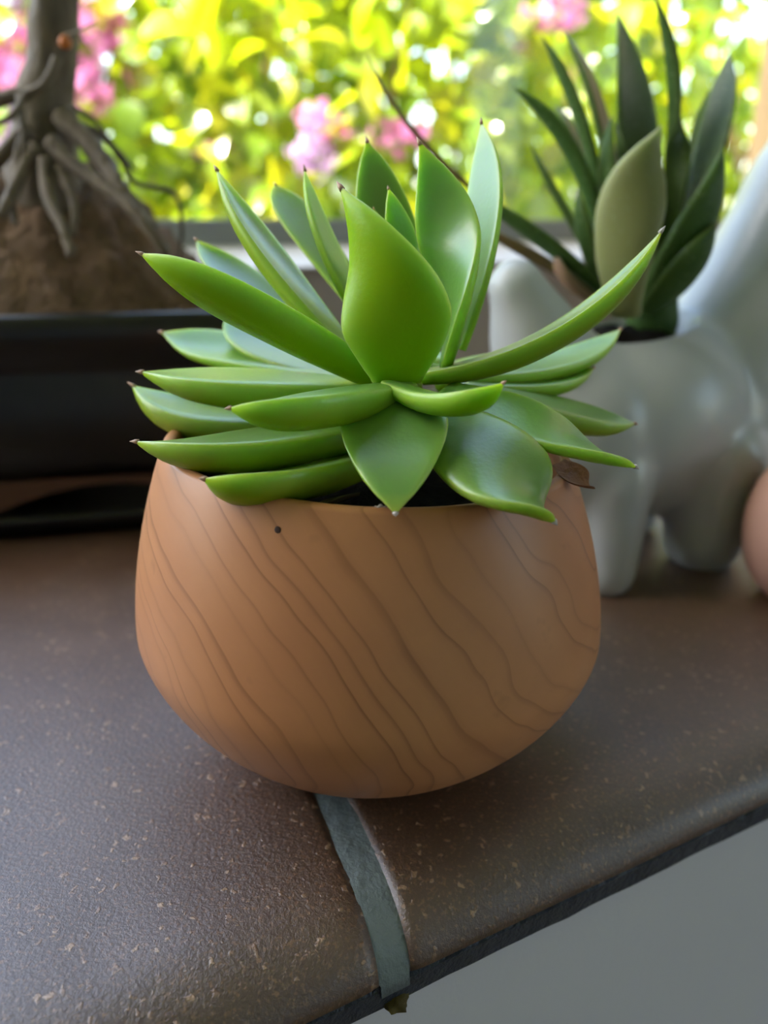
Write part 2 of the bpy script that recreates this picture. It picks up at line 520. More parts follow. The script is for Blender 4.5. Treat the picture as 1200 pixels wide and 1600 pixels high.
# ------------------------------------------------------------------ tiled sill
sill = tag(empty('trim_1', S(0.0, NF, 0)), 'brown glazed tile windowsill with rounded front edge', 'windowsill', kind='structure')
def tile_front(s0, s1, seed):
    N0 = 0.1165                              # nose of the tile
    prof = [(0.425, 0.0), (0.33, 0.0), (0.24, 0.0), (0.18, 0.0), (0.155, -0.0001)]
    a, b = 0.026, 0.0140
    for k in range(0, 13):
        t = k / 12 * math.pi / 2
        prof.append((N0 + a - a * math.sin(t)**1.0, -b + b * math.cos(t)**0.9))
    prof += [(N0 + 0.0008, -0.0147), (N0 + 0.004, -0.0150), (0.425, -0.0150)]
    ns = 120
    verts, faces = [], []
    for i in range(ns + 1):
        s = s0 + (s1 - s0) * i / ns
        e = 0.0005 * max(0, 1 - min(i, ns - i) / 1.2)       # eased side edges
        for (n, z) in prof:
            q = 0.0006 * noise.noise(Vector((s * 40 + seed, n * 40, 0)))
            verts.append(S(s + 0.12 * (n - 0.12), n + (e if n < 0.15 else 0), z + (q if z > -0.0135 else 0) - e * (1 if z > -0.0135 else 0)))
    m_ = len(prof)
    for i in range(ns):
        for k in range(m_):
            k2 = (k + 1) % m_
            faces.append((i*m_+k, i*m_+k2, (i+1)*m_+k2, (i+1)*m_+k))
    faces.append(tuple(range(m_))[::-1]); faces.append(tuple(ns*m_ + k for k in range(m_)))
    me = mesh_from('tile', verts, faces)
    bm = bmesh.new(); bm.from_mesh(me); bmesh.ops.recalc_face_normals(bm, faces=bm.faces); bm.to_mesh(me); bm.free()
    return me
SKEW = 0.12                                   # the joints run slightly askew
def T_(s, n, z): return S(s + SKEW * (n - 0.12), n, z)
GS = 0.0655                                   # joint under the bowl
TW, GW = 0.300, 0.0082
joints = [GS + k * (TW + GW) for k in range(-7, 4)]
for k in range(len(joints) - 1):
    child('tile', tile_front(joints[k] + GW/2, joints[k+1] - GW/2, k), M['tile'], sill)
for k in range(len(joints) - 1):
    bm = bmesh.new(); sbox(bm, joints[k] + GW/2 + 0.049, joints[k+1] - GW/2 + 0.049, 0.435, 0.615, -0.0242, 0.0, 0.0015)
    child('tile', from_bm('tile_back', bm), M['tile'], sill, False)
def grout(s, seed):
    verts, faces = [], []
    prof = [(0.43, -0.0005), (0.3, -0.0005), (0.16, -0.0006)]
    a, b, N0 = 0.024, 0.0170, 0.1166
    for k in range(0, 11):
        t = k / 10 * math.pi / 2
        prof.append((N0 + a - a * math.sin(t), -0.0006 - b + b * math.cos(t)**0.9))
    prof += [(0.135, -0.0235), (0.43, -0.0235)]
    ws = [-0.5, -0.3, 0.0, 0.3, 0.5]
    rows = []
    for i, (n, z) in enumerate(prof):
        j = 0.0006 * noise.noise(Vector((n * 300, seed, 0)))
        for w in ws:
            zz = 0.0004 * noise.noise(Vector((n * 200, w * 4, seed)))
            verts.append(T_(s + j + w * (GW + 0.001) * (1.0 if z > -0.012 else 0.8), n, z + zz))
    c = len(ws); m_ = len(prof)
    for i in range(m_):
        i2 = (i + 1) % m_
        for k in range(c - 1):
            faces.append((i*c+k, i*c+k+1, i2*c+k+1, i2*c+k))
    return mesh_from('grout', verts, faces)
for k, s in enumerate(joints[1:-1]):
    child('grout_joint', grout(s, k * 7.3), M['grout'], sill)
bm = bmesh.new(); sbox(bm, joints[0], joints[-1], 0.424, 0.436, -0.024, -0.0010)
child('grout_joint', from_bm('grout_long', bm), M['grout'], sill, False)

# shade under the tile nose, put in as a thin dark ragged strip
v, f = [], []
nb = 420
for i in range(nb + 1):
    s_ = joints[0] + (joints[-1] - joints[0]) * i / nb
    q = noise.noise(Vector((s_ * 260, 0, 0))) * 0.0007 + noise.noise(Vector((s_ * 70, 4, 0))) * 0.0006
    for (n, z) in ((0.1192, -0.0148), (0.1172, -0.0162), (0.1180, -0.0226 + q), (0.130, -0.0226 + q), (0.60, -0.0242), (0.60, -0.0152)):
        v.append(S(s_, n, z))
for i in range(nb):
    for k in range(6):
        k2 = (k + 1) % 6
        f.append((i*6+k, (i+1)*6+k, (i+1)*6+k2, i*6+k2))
mb = child('nose_shade_band', mesh_from('nose_shade_band', v, f), M['nose_shade'], sill, False)
mb['label'] = 'dark band put in as shade under the tile nose'
bm = bmesh.new(); bmesh.ops.create_icosphere(bm, subdivisions=3, radius=0.0030)
for q in bm.verts:
    q.co = q.co * (1 + 0.5 * noise.noise(q.co * 600)); q.co.z *= 0.45
    q.co += S(GS + 0.0005, 0.1180, -0.0222)
ch = child('mortar_crumb', from_bm('mortar_crumb', bm), plain('ochre_crumb', (0.10, 0.07, 0.015), 0.8, (400, 0.8, 0.001), 0.6, 300), sill)

# ------------------------------------------------------------------ window
win = tag(empty('window_1', S(0, WIN_N, 0)), 'wide garden window with pale rail behind the plants', 'window', kind='structure')
def wpart(name, boxes, mat, bev=0.0015):
    bm = bmesh.new()
    for b in boxes: sbox(bm, *b, bev=bev)
    return child(name, from_bm(name, bm), mat, win, False)
wpart('bottom_rail', [(WL, WR, WIN_N - 0.005, WIN_N + 0.07, 0.0, 0.113)], M['frame_brown'])
v = [S(s_, n, z) for s_ in (WL, WR) for (n, z) in ((WIN_N - 0.034, 0.113), (WIN_N - 0.034, 0.1145), (WIN_N + 0.002, 0.1300), (WIN_N + 0.03, 0.1300), (WIN_N + 0.03, 0.113))]
f = [(0, 1, 2, 3, 4), (9, 8, 7, 6, 5)] + [(k, k + 5, (k + 1) % 5 + 5, (k + 1) % 5) for k in range(5)]
child('track', mesh_from('track', v, f), M['frame_white'], win, False)
wpart('seal', [(WL, WR, WIN_N + 0.0, WIN_N + 0.06, 0.1285, 0.148)], M['frame_dark'])
wpart('jamb', [(WR, WR + 0.02, NF + 0.20, WIN_N + 0.09, 0.0, WTOP), (WR - 0.03, WR, WIN_N, WIN_N + 0.07, 0.0, WTOP)], M['jamb'])
wpart('jamb', [(WL, WL + 0.04, WIN_N, WIN_N + 0.07, 0.113, WTOP)], M['jamb'])
wpart('head_rail', [(WL, WR, WIN_N, WIN_N + 0.07, WTOP - 0.05, WTOP)], M['frame_white'])
wpart('pane', [(WL + 0.04, WR - 0.03, WIN_N + 0.034, WIN_N + 0.037, 0.148, WTOP - 0.05)], M['glass'], 0)

# ------------------------------------------------------------------ wooden bowl
BC = Vector((-0.0041, 0.2092, 0.0))
ZR, RR, ZM, RB, RM = 0.0899, 0.0541, 0.0414, 0.0229, 0.0650
def bowl_profile():
    pr = [(0.0, 0.0015), (RB * 0.8, 0.0015), (RB, 0.0002)]
    for k in range(1, 25):
        t = k / 24 * math.pi / 2
        pr.append((RB + (RM - RB) * math.sin(t)**1.293, ZM * (1 - math.cos(t)**1.293)))
    for k in range(1, 15):
        t = k / 14
        pr.append((RM - (RM - RR) * t**1.75, ZM + (ZR - ZM) * t))
    r0, z0 = pr[-1]
    pr += [(r0 - 0.0004, z0 + 0.0007), (r0 - 0.0014, z0 + 0.0011), (r0 - 0.0026, z0 + 0.0010), (r0 - 0.0034, z0 + 0.0004)]
    for k in range(1, 12):
        t = k / 11
        pr.append((r0 - 0.0036 + 0.005 * math.sin(t * math.pi) - 0.02 * t * t, z0 - 0.062 * t))
    pr.append((0.0, z0 - 0.066))
    return pr
def bowl_warp(v):
    return Vector((v.x, v.y, v.z * (1 - 0.055 * v.x / ZR)))
bowl = tag(empty('wooden_bowl', BC), 'round turned wooden bowl planter with sweeping grain', 'bowl')
vts, fcs = lathe(bowl_profile(), 128, Vector((0, 0, 0)), bowl_warp)
body = link('body', mesh_from('bowl_body', vts, fcs), M['wood'], bowl)
# small knot hole below the rim
kp = at(434, 829, 0.16)
def bowl_surface(px, py):
    d = (at(px, py, 1.0) - Vector((0, 0, CAM_H)))
    pr = [q for q in bowl_profile()[2:41]]
    lo = None
    k = 0.10
    while k < 0.3:
        P = Vector((0, 0, CAM_H)) + d * k
        q = P - BC
        z = q.z / (1 - 0.055 * q.x / ZR)
        if 0 < z < ZR:
            r = math.hypot(q.x, q.y)
            for i in range(len(pr) - 1):
                if pr[i][1] <= z <= pr[i+1][1]:
                    t = (z - pr[i][1]) / max(1e-9, pr[i+1][1] - pr[i][1])
                    if r <= pr[i][0] + (pr[i+1][0] - pr[i][0]) * t:
                        return q
        k += 0.0003
    return None
kq = bowl_surface(434, 829)
if kq is not None:
    nrm = Vector((kq.x, kq.y, 0.01)).normalized()
    bm = bmesh.new()
    bmesh.ops.create_icosphere(bm, subdivisions=2, radius=0.0008)
    for v in bm.verts:
        v.co = v.co - nrm * v.co.dot(nrm) * 0.75
        v.co.z *= 1.25
        v.co += kq + nrm * 0.00005
    knot = link('knot_hole', from_bm('knot_hole', bm), plain('knot_dark', (0.05, 0.02, 0.008), 0.7), bowl)
    knot['label'] = 'tiny dark knot hole'

# potting soil inside the bowl
soil_v, soil_f = [], []
ng, na = 14, 48
for i in range(ng + 1):
    r = 0.0512 * i / ng
    for j in range(na):
        a = 2 * math.pi * j / na
        x, y = r * math.cos(a), r * math.sin(a)
        z = 0.0815 - 0.004 * (r / 0.05)**2 + 0.0022 * noise.noise(Vector((x * 260, y * 260, 3))) - 0.05 * x
        soil_v.append(Vector((x, y, z)))
for i in range(ng):
    for j in range(na):
        j2 = (j + 1) % na
        soil_f.append((i*na+j, (i+1)*na+j, (i+1)*na+j2, i*na+j2))
soil = link('potting_soil', mesh_from('potting_soil', soil_v, soil_f), M['soil'])
soil.location = BC
tag(soil, 'dark potting soil under the green rosette inside wooden bowl', 'soil', kind='stuff')

# ------------------------------------------------------------------ fleshy leaves
PT = [0, .12, .30, .48, .62, .75, .86, .94, .98, 1.0]
PROF = {
    'broad':  [.52, .66, .88, .99, .98, .83, .55, .25, .09, .012],
    'long':   [.62, .70, .84, .96, 1.0, .90, .66, .32, .12, .012],
    'ovate':  [.50, .74, 1.0, .94, .78, .58, .36, .16, .07, .012],
    'narrow': [.90, .95, 1.0, .95, .86, .72, .50, .26, .12, .012],
    'spoon':  [.42, .48, .66, .88, .98, 1.0, .88, .55, .25, .012],
}
TH = [.70, .88, 1.0, .98, .92, .78, .55, .30, .14, .012]
def leaf_mesh(B, Mi, T, width, thick, ref, kind='broad', cup=0.10, keel=0.0, twist=0.0, nseg=26, ring=20):
    C = Mi * 2 - (B + T) * 0.5
    verts, faces, cols = [], [], []
    ring_n = ring
    for i in range(nseg + 1):
        t = i / nseg
        t = 1 - (1 - t)**1.25                       # denser near the tip
        P = B * (1-t)**2 + C * 2*t*(1-t) + T * t*t
        d = ((C - B) * (1 - t) + (T - C) * t).normalized()
        up = (ref - P)
        up = (up - d * up.dot(d)).normalized()
        if twist:
            up = Matrix.Rotation(twist, 3, d) @ up
        side = d.cross(up).normalized()
        w = 0.5 * width * interp(PT, PROF[kind], t)
        h = thick * interp(PT, TH, t)
        cu = cup * width * interp(PT, PROF[kind], t) * (0.35 + 0.65 * t)
        for k in range(ring_n):
            a = 2 * math.pi * k / ring_n
            u = math.cos(a); v = math.sin(a)
            if v >= 0:
                y = h * 0.22 * v - cu * (1 - u * u)
            else:
                y = -h * 0.78 * abs(v)**(0.85 + keel) - cu * (1 - u * u) * 0.6
            uu = abs(u)**0.92 * (1 if u >= 0 else -1)
            verts.append(P + side * (w * uu) + up * y)
            cols.append((max(0.0, min(1.0, 0.5 + 1.6 * v)), t, abs(u), 1.0))
    for i in range(nseg):
        for k in range(ring_n):
            k2 = (k + 1) % ring_n
            faces.append((i*ring_n+k, i*ring_n+k2, (i+1)*ring_n+k2, (i+1)*ring_n+k))
    faces.append(tuple(reversed(range(ring_n))))
    faces.append(tuple(nseg*ring_n + k for k in range(ring_n)))
    me = bpy.data.meshes.new('leaf')
    me.from_pydata([tuple(v) for v in verts], [], faces)
    ca = me.color_attributes.new('leaf', 'FLOAT_COLOR', 'POINT')
    for i, c in enumerate(cols):
        ca.data[i].color = c
    bm = bmesh.new(); bm.from_mesh(me); bmesh.ops.recalc_face_normals(bm, faces=bm.faces); bm.to_mesh(me); bm.free()
    me.update()
    return me, (T - C).normalized()

def spine_mesh(T, d, length, rad):
    v, f = [], []
    tube(v, f, [T - d * length * 0.5, T + d * length * 0.1, T + d * length * 0.55, T + d * length], [rad * 0.95, rad * 0.8, rad * 0.4, rad * 0.05], 8)
    return mesh_from('tip', v, f)

# ------------------------------------------------------------------ the succulent
AX = Vector((0.0015, 0.2085, 0.0))
succ = tag(empty('succulent', AX + Vector((0, 0, 0.083))), 'bright green rosette succulent with pointed fleshy leaves', 'plant')
sv, sf = [], []
tube(sv, sf, [AX + Vector((0, 0, z)) for z in (0.076, 0.088, 0.100, 0.112, 0.120)], [0.007, 0.0085, 0.0095, 0.008, 0.004], 14)
child('stem', mesh_from('stem', sv, sf), M['succ'], succ)
REF = AX + Vector((0, 0, 0.185))
def LF(b, mi, t, w, th=0.30, kind='broad', cup=0.08, tip=0.0026, twist=0.0, pale=False, ref=None, keel=0.0):
    """b, mi, t: (px, py, distance); w in photograph pixels at the leaf's middle"""
    B, Mi, T = at(*b), at(*mi), at(*t)
    wid = w / FPX * (Mi.y * math.cos(PITCH) + (CAM_H - Mi.z) * math.sin(PITCH))
    me, d = leaf_mesh(B, Mi, T, wid, wid * th, ref or REF, kind, cup, keel, R(twist))
    lf = child('leaf', me, M['succ'], succ)
    sp = link('tip', spine_mesh(T, d, tip * 0.75, wid * 0.022 + 0.0002), M['spine_pale' if pale else 'spine'])
    sp.parent = lf
    sp['label'] = 'pale pointed leaf tip' if pale else 'rusty pointed leaf tip'
    return lf
# upright inner leaves
LF((622, 596, .193), (608, 450, .187), (532, 292, .192), 176, .20, 'ovate', .04, .0022, 14)        # large front leaf
LF((690, 570, .204), (702, 390, .206), (655, 222, .214), 132, .24, 'ovate', .05, .0020, 10)
LF((715, 545, .216), (750, 365, .222), (752, 190, .234), 90, .26, 'broad', .06, .0018, -15)
LF((630, 500, .224), (600, 335, .232), (573, 220, .240), 100, .24, 'ovate', .05, .0018)
LF((590, 530, .214), (518, 385, .222), (476, 264, .228), 80, .26, 'ovate', .06, .0018, 20)
LF((640, 440, .212), (624, 355, .214), (607, 294, .215), 56, .26, 'ovate', .06, .0010)
LF((630, 440, .218), (598, 365, .220), (584, 326, .221), 28, .26, 'ovate', .06, .0008)
# left fan
LF((575, 575, .205), (452, 425, .212), (338, 264, .222), 116, .28, 'broad', .18, .0018, 2)
LF((600, 520, .228), (490, 370, .248), (430, 288, .262), 70, .25, 'long', .10, .0014)
LF((600, 592, .200), (400, 480, .190), (220, 396, .188), 104, .42, 'broad', .14, .0018, 22)
LF((565, 580, .220), (405, 455, .240), (306, 374, .252), 92, .26, 'broad', .16, .0016)
LF((560, 590, .224), (385, 548, .244), (252, 519, .254), 118, .26, 'broad', .12, .0016)
LF((580, 590, .224), (430, 545, .244), (354, 492, .258), 96, .26, 'broad', .10, .0014)
LF((590, 606, .204), (390, 590, .204), (220, 581, .206), 128, .46, 'broad', .10, .0020, -5)
LF((520, 650, .214), (335, 645, .218), (207, 602, .222), 116, .50, 'broad', .10, .0024)
LF((530, 665, .214), (375, 662, .222), (262, 628, .232), 110, .40, 'broad', .10, .0016)
LF((630, 602, .192), (490, 620, .170), (358, 638, .160), 122, .50, 'broad', .10, .0014, -4)
LF((590, 655, .200), (395, 684, .184), (212, 690, .180), 136, .48, 'broad', .10, .0020, -4)
LF((590, 705, .196), (440, 738, .170), (318, 748, .158), 156, .36, 'broad', .12, .0014, 10)
LF((590, 690, .200), (500, 712, .190), (390, 722, .186), 92, .30, 'broad', .10, .0012)
# front leaves
LF((618, 606, .190), (616, 690, .166), (618, 803, .150), 172, .26, 'ovate', .08, .0008, 0, True)
LF((665, 640, .190), (775, 722, .164), (867, 816, .154), 176, .30, 'broad', .05, .0012, 20, True)
LF((690, 612, .196), (850, 664, .178), (994, 730, .176), 124, .28, 'broad', .08, .0014, 22, True)
LF((612, 598, .186), (705, 620, .168), (787, 598, .160), 84, .44, 'broad', .10, .0010)
# right fan
LF((660, 580, .202), (862, 512, .200), (1034, 360, .206), 116, .32, 'broad', .16, .0020, 0, True)
LF((700, 585, .216), (855, 567, .234), (970, 514, .248), 92, .36, 'broad', .10, .0012)
LF((690, 595, .212), (830, 598, .224), (928, 574, .234), 84, .36, 'broad', .08, .0010)
LF((720, 605, .206), (880, 636, .212), (993, 662, .216), 108, .42, 'broad', .06, .0012, 12)
# lower leaves at the back of the rosette
LF((620, 560, .228), (560, 560, .255), (500, 530, .270), 110, .26, 'broad', .10, .0012)
LF((640, 560, .230), (650, 560, .262), (670, 535, .275), 110, .26, 'broad', .10, .0012)
LF((670, 570, .226), (750, 575, .250), (820, 550, .264), 110, .26, 'broad', .10, .0012)

# withered brown leaf and pale root bits at the rim
v0, v1, v2 = at(872, 722, .192), at(902, 742, .186), at(930, 764, .184)
me, d = leaf_mesh(v0, v1, v2, 0.0075, 0.0012, REF, 'broad', 0.25)
dl = child('withered_leaf', me, M['dry'], succ); dl['label'] = 'shrivelled brown dead leaf'
for (a, b, c) in [((596, 790, .158), (590, 797, .157), (594, 806, .156)), ((588, 792, .158), (586, 799, .157), (584, 802, .156)), ((600, 792, .158), (603, 800, .157), (600, 803, .156))]:
    v, f = [], []
    tube(v, f, spline([at(*a), at(*b), at(*c)], 4), [0.0005]*9, 6)
    child('root', mesh_from('root', v, f), M['root_pale'], succ)
me, d = leaf_mesh(at(560, 770, .168), at(520, 778, .166), at(500, 790, .164), 0.006, 0.001, REF, 'broad', 0.3)
dl = child('withered_leaf', me, plain('old_leaf', (0.06, 0.05, 0.02), 0.7), succ)

# ------------------------------------------------------------------ ceramic dinosaur planter
DC = Vector((0.111, 0.3475, 0.0))
def D(s, n, z):
    return DC + SD * s + SN * n + Vector((0, 0, z))
def blob(bm, c, rx, ry, rz, rot=None):
    r = bmesh.ops.create_icosphere(bm, subdivisions=4, radius=1.0)
    mat = Matrix((SD, SN, Vector((0, 0, 1)))).transposed()
    for v in r['verts']:
        q = Vector((v.co.x * rx, v.co.y * ry, v.co.z * rz))
        if rot is not None: q = rot @ q
        v.co = c + mat @ q
def btube(bm, pts, radii, n=6, seg=20):
    P = spline(pts, n)
    RD = spline([Vector((r, 0, 0)) for r in radii], n)
    for p_, r_ in zip(P, RD):
        r = bmesh.ops.create_icosphere(bm, subdivisions=3, radius=max(0.002, r_.x))
        for v in r['verts']: v.co = v.co + p_
def remeshed(name, bm, voxel, smooth_it=6, cut=None):
    me = bpy.data.meshes.new(name + '_src')
    bm.to_mesh(me); bm.free()
    o = bpy.data.objects.new(name + '_src', me); COL.objects.link(o)
    md = o.modifiers.new('r', 'REMESH'); md.mode = 'VOXEL'; md.voxel_size = voxel
    sm = o.modifiers.new('s', 'SMOOTH'); sm.factor = 0.5; sm.iterations = smooth_it
    co = None
    if cut is not None:
        cme = bpy.data.meshes.new('cut'); cut.to_mesh(cme); cut.free()
        co = bpy.data.objects.new('cut', cme); COL.objects.link(co)
        bo = o.modifiers.new('b', 'BOOLEAN'); bo.operation = 'DIFFERENCE'; bo.object = co; bo.solver = 'EXACT'
    dg = bpy.context.evaluated_depsgraph_get()
    out = bpy.data.meshes.new_from_object(o.evaluated_get(dg))
    out.name = name
    for q in (o, co):
        if q is not None:
            qm = q.data
            bpy.data.objects.remove(q); bpy.data.meshes.remove(qm)
    return out
bm = bmesh.new()
blob(bm, D(0.000, 0, 0.068), 0.060, 0.041, 0.047)
blob(bm, D(0.036, 0, 0.066), 0.042, 0.037, 0.044)
blob(bm, D(-0.034, 0, 0.065), 0.040, 0.037, 0.043)
btube(bm, [D(0.046, 0, 0.080), D(0.066, 0, 0.112), D(0.080, 0, 0.142), D(0.090, 0, 0.165), D(0.106, 0, 0.178)], [0.037, 0.032, 0.027, 0.025, 0.024])      # neck
btube(bm, [D(0.100, 0, 0.178), D(0.124, 0, 0.179), D(0.148, 0, 0.168)], [0.025, 0.024, 0.016])   # head
btube(bm, [D(-0.044, 0, 0.080), D(-0.057, 0, 0.103), D(-0.065, 0, 0.118), D(-0.069, 0, 0.125)], [0.028, 0.019, 0.013, 0.011])           # tail
for (s, n, r) in ((-0.033, -0.025, 0.0130), (0.026, -0.024, 0.0175), (-0.033, 0.024, 0.0130), (0.028, 0.024, 0.0150)):
    btube(bm, [D(s, n * 0.85, 0.050), D(s, n, 0.026), D(s, n, r * 0.75)], [r * 1.45, r * 1.1, r])
cut = bmesh.new()
r = bmesh.ops.create_icosphere(cut, subdivisions=4, radius=1.0)
mat3 = Matrix((SD, SN, Vector((0, 0, 1)))).transposed()
for v in r['verts']:
    v.co = D(-0.010, 0, 0.118) + mat3 @ Vector((v.co.x * 0.033, v.co.y * 0.025, v.co.z * 0.042))
dino_me = remeshed('dino_body', bm, 0.0022, 14, cut)
for v in dino_me.vertices:            # flat soles
    if v.co.z < 0.0015: v.co.z = 0.0015
zmin = min(v.co.z for v in dino_me.vertices)
for v in dino_me.vertices: v.co.z -= zmin
dino = tag(empty('dinosaur_planter', DC), 'glossy white ceramic long-necked dinosaur planter beside the wooden bowl', 'planter')
child('body', dino_me, M['ceramic'], dino)
for sgn in (-1, 1):
    bm = bmesh.new(); bmesh.ops.create_icosphere(bm, subdivisions=2, radius=0.0026)
    for v in bm.verts: v.co += D(0.132, sgn * 0.0205, 0.186)
    child('eye', from_bm('eye', bm), M['eye'], dino)
bm = bmesh.new()
r = bmesh.ops.create_icosphere(bm, subdivisions=4, radius=1.0)
for v in r['verts']:
    q = Vector((v.co.x * 0.0275, v.co.y * 0.0205, v.co.z * 0.009))
    v.co = D(-0.010, 0, 0.096) + mat3 @ q + Vector((0, 0, 0.003 * noise.noise(q * 220)))
o = link('planter_soil', from_bm('planter_soil', bm), M['soil'])
tag(o, 'dark soil in the back of the dinosaur planter', 'soil', kind='stuff')

# dark pointed plant in the dinosaur
HAX = D(0.004, 0, 0.100)
haw = tag(empty('aloe_plant', HAX), 'dark green spiky plant with upright pointed leaves in dinosaur planter', 'plant')
HREF = HAX + Vector((0, 0, 0.16))
v, f = [], []
tube(v, f, [HAX + Vector((0, 0, z)) for z in (-0.005, 0.008, 0.02, 0.03)], [0.010, 0.011, 0.009, 0.004], 14)
child('stem', mesh_from('stem', v, f), M['haw'], haw)
def HL(b, mi, t, w, mat='haw', th=0.25, kind='broad', cup=0.10, twist=0.0, tip=0.004):
    B, Mi, T = at(*b), at(*mi), at(*t)
    wid = w / FPX * (Mi.y * math.cos(PITCH) + (CAM_H - Mi.z) * math.sin(PITCH))
    me, d = leaf_mesh(B, Mi, T, wid, wid * th, HREF, kind, cup, 0.0, R(twist), 20, 16)
    return child('leaf', me, M[mat], haw)
HL((985, 450, .352), (1000, 210, .362), (964, 18, .372), 92, 'haw', .22, 'broad')
HL((1020, 450, .350), (1062, 190, .352), (1022, -8, .350), 42, 'haw', .5, 'narrow')
HL((1030, 450, .348), (1098, 260, .352), (1140, 82, .360), 62, 'haw', .3, 'long')
HL((1035, 440, .356), (1090, 270, .372), (1108, 140, .385), 50, 'haw', .3, 'long')
HL((970, 450, .350), (920, 210, .352), (845, 55, .352), 52, 'haw', .3, 'long')
HL((975, 440, .356), (945, 190, .366), (880, 48, .372), 56, 'haw', .3, 'long')
HL((960, 450, .345), (905, 250, .340), (800, 135, .336), 48, 'haw', .35, 'long')
HL((955, 450, .352), (885, 320, .356), (828, 222, .360), 40, 'haw', .35, 'long')
HL((960, 430, .358), (915, 250, .370), (868, 165, .378), 36, 'haw', .35, 'long')
HL((950, 460, .340), (850, 370, .335), (735, 300, .332), 62, 'haw', .30, 'long')
HL((950, 465, .346), (840, 395, .350), (745, 350, .352), 62, 'haw_brown', .30, 'long')
HL((978, 490, .322), (982, 345, .316), (1034, 195, .318), 104, 'haw_pale', .28, 'broad')
HL((975, 430, .338), (952, 290, .338), (958, 180, .340), 50, 'haw', .3, 'broad')
HL((985, 420, .342), (985, 280, .346), (962, 190, .350), 60, 'haw', .3, 'broad')
HL((1010, 470, .335), (1075, 365, .326), (1128, 228, .326), 112, 'haw', .30, 'broad')
HL((1010, 480, .330), (1065, 420, .322), (1118, 345, .318), 90, 'haw', .30, 'broad')
HL((950, 460, .338), (918, 370, .334), (905, 290, .335), 46, 'haw', .3, 'broad')
HL((925, 465, .338), (885, 430, .334), (872, 395, .334), 36, 'haw_pink', .4, 'broad')
HL((940, 440, .356), (700, 255, .362), (572, 80, .366), 40, 'haw_brown', .25, 'narrow')

# ------------------------------------------------------------------ peach pot at the right edge
pc = Vector((0.1715, 0.3020, 0))
pp = [(0.0, 0.0008), (0.010, 0.0008), (0.012, 0.0)]
for k in range(1, 15):
    a = R(-62 + 118 * k / 14)
    pp.append((0.0245 * math.cos(a), 0.0300 + 0.0340 * math.sin(a)))
pp += [(0.0134, 0.0595), (0.0138, 0.0615), (0.0131, 0.0620), (0.0118, 0.0610), (0.0115, 0.054), (0.0, 0.053)]
vts, fcs = lathe(pp, 48)
peach = tag(empty('peach_pot', pc), 'small rounded peach pot cut off at the right edge', 'pot')
link('body', mesh_from('peach_body', vts, fcs), M['peach'], peach)
vts, fcs = lathe([(0.0, 0.0565), (0.006, 0.0568), (0.0113, 0.056)], 32)
link('soil', mesh_from('peach_soil', vts, fcs), M['soil'], peach)

# ------------------------------------------------------------------ bonsai
PA = R(12)
PX = Vector((math.cos(PA), math.sin(PA), 0)); PY = Vector((-PX.y, PX.x, 0))
PC = Vector((-0.185, 0.430, 0.0))
def Pt(x, y, z): return PC + PX * x + PY * y + Vector((0, 0, z))
pot = tag(empty('bonsai_pot', PC), 'black glazed rectangular bonsai pot with arched rust-brown feet', 'pot')
def ring_loft(levels, corner=0.02, seg=6):
    """rounded-rectangle rings: levels = (half_x, half_y, z)"""
    verts, faces = [], []
    for (hx, hy, z) in levels:
        c = min(corner, hx * 0.9, hy * 0.9)
        for (qx, qy, a0) in ((1, 1, 0), (-1, 1, 90), (-1, -1, 180), (1, -1, 270)):
            for k in range(seg + 1):
                a = R(a0 + 90 * k / seg)
                verts.append(Pt(qx * (hx - c) + c * math.cos(a), qy * (hy - c) + c * math.sin(a), z))
    m_ = 4 * (seg + 1)
    for i in range(len(levels) - 1):
        for k in range(m_):
            k2 = (k + 1) % m_
            faces.append((i*m_+k, i*m_+k2, (i+1)*m_+k2, (i+1)*m_+k))
    return verts, faces, m_
HX, HY = 0.128, 0.066
lv = [(HX-0.016, HY-0.016, 0.026), (HX-0.010, HY-0.010, 0.027), (HX-0.004, HY-0.004, 0.034), (HX-0.001, HY-0.001, 0.050), (HX-0.001, HY-0.001, 0.070),
      (HX-0.003, HY-0.003, 0.078), (HX-0.003, HY-0.003, 0.084), (HX+0.003, HY+0.003, 0.088), (HX+0.004, HY+0.004, 0.100), (HX+0.003, HY+0.003, 0.1060),
      (HX, HY, 0.1075), (HX-0.006, HY-0.006, 0.1070), (HX-0.008, HY-0.008, 0.104), (HX-0.009, HY-0.009, 0.06)]
vts, fcs, m_ = ring_loft(lv)
fcs.append(tuple(range(m_))[::-1])
fcs.append(tuple((len(lv)-1)*m_ + k for k in range(m_)))
child('body', mesh_from('pot_body', vts, fcs), M['pot'], pot)
# footed skirt with an arch cut out of each long side
for sgn in (-1, 1):
    v, f = [], []
    n_ = 60
    for i in range(n_ + 1):
        x = -HX + 0.008 + (2*HX - 0.016) * i / n_
        q = min(abs(x - 0.036), abs(x + 0.090)) / 0.055
        zb = 0.011 + (0.013 * (1 - q * q) if q < 1 else 0.0)
        for (dy, z) in ((0, 0.0275), (0, zb), (0.008, zb), (0.008, 0.0275)):
            v.append(Pt(x, sgn * (HY - 0.007 - dy), z))
    for i in range(n_):
        for k in range(4):
            k2 = (k + 1) % 4
            f.append((i*4+k, i*4+k2, (i+1)*4+k2, (i+1)*4+k))
    f.append((3, 2, 1, 0)); f.append(tuple(n_*4 + k for k in range(4)))
    fo = child('foot_skirt', mesh_from('foot_skirt', v, f), M['pot_rust'], pot, False)
    fo['label'] = 'rust-brown arched foot skirt'
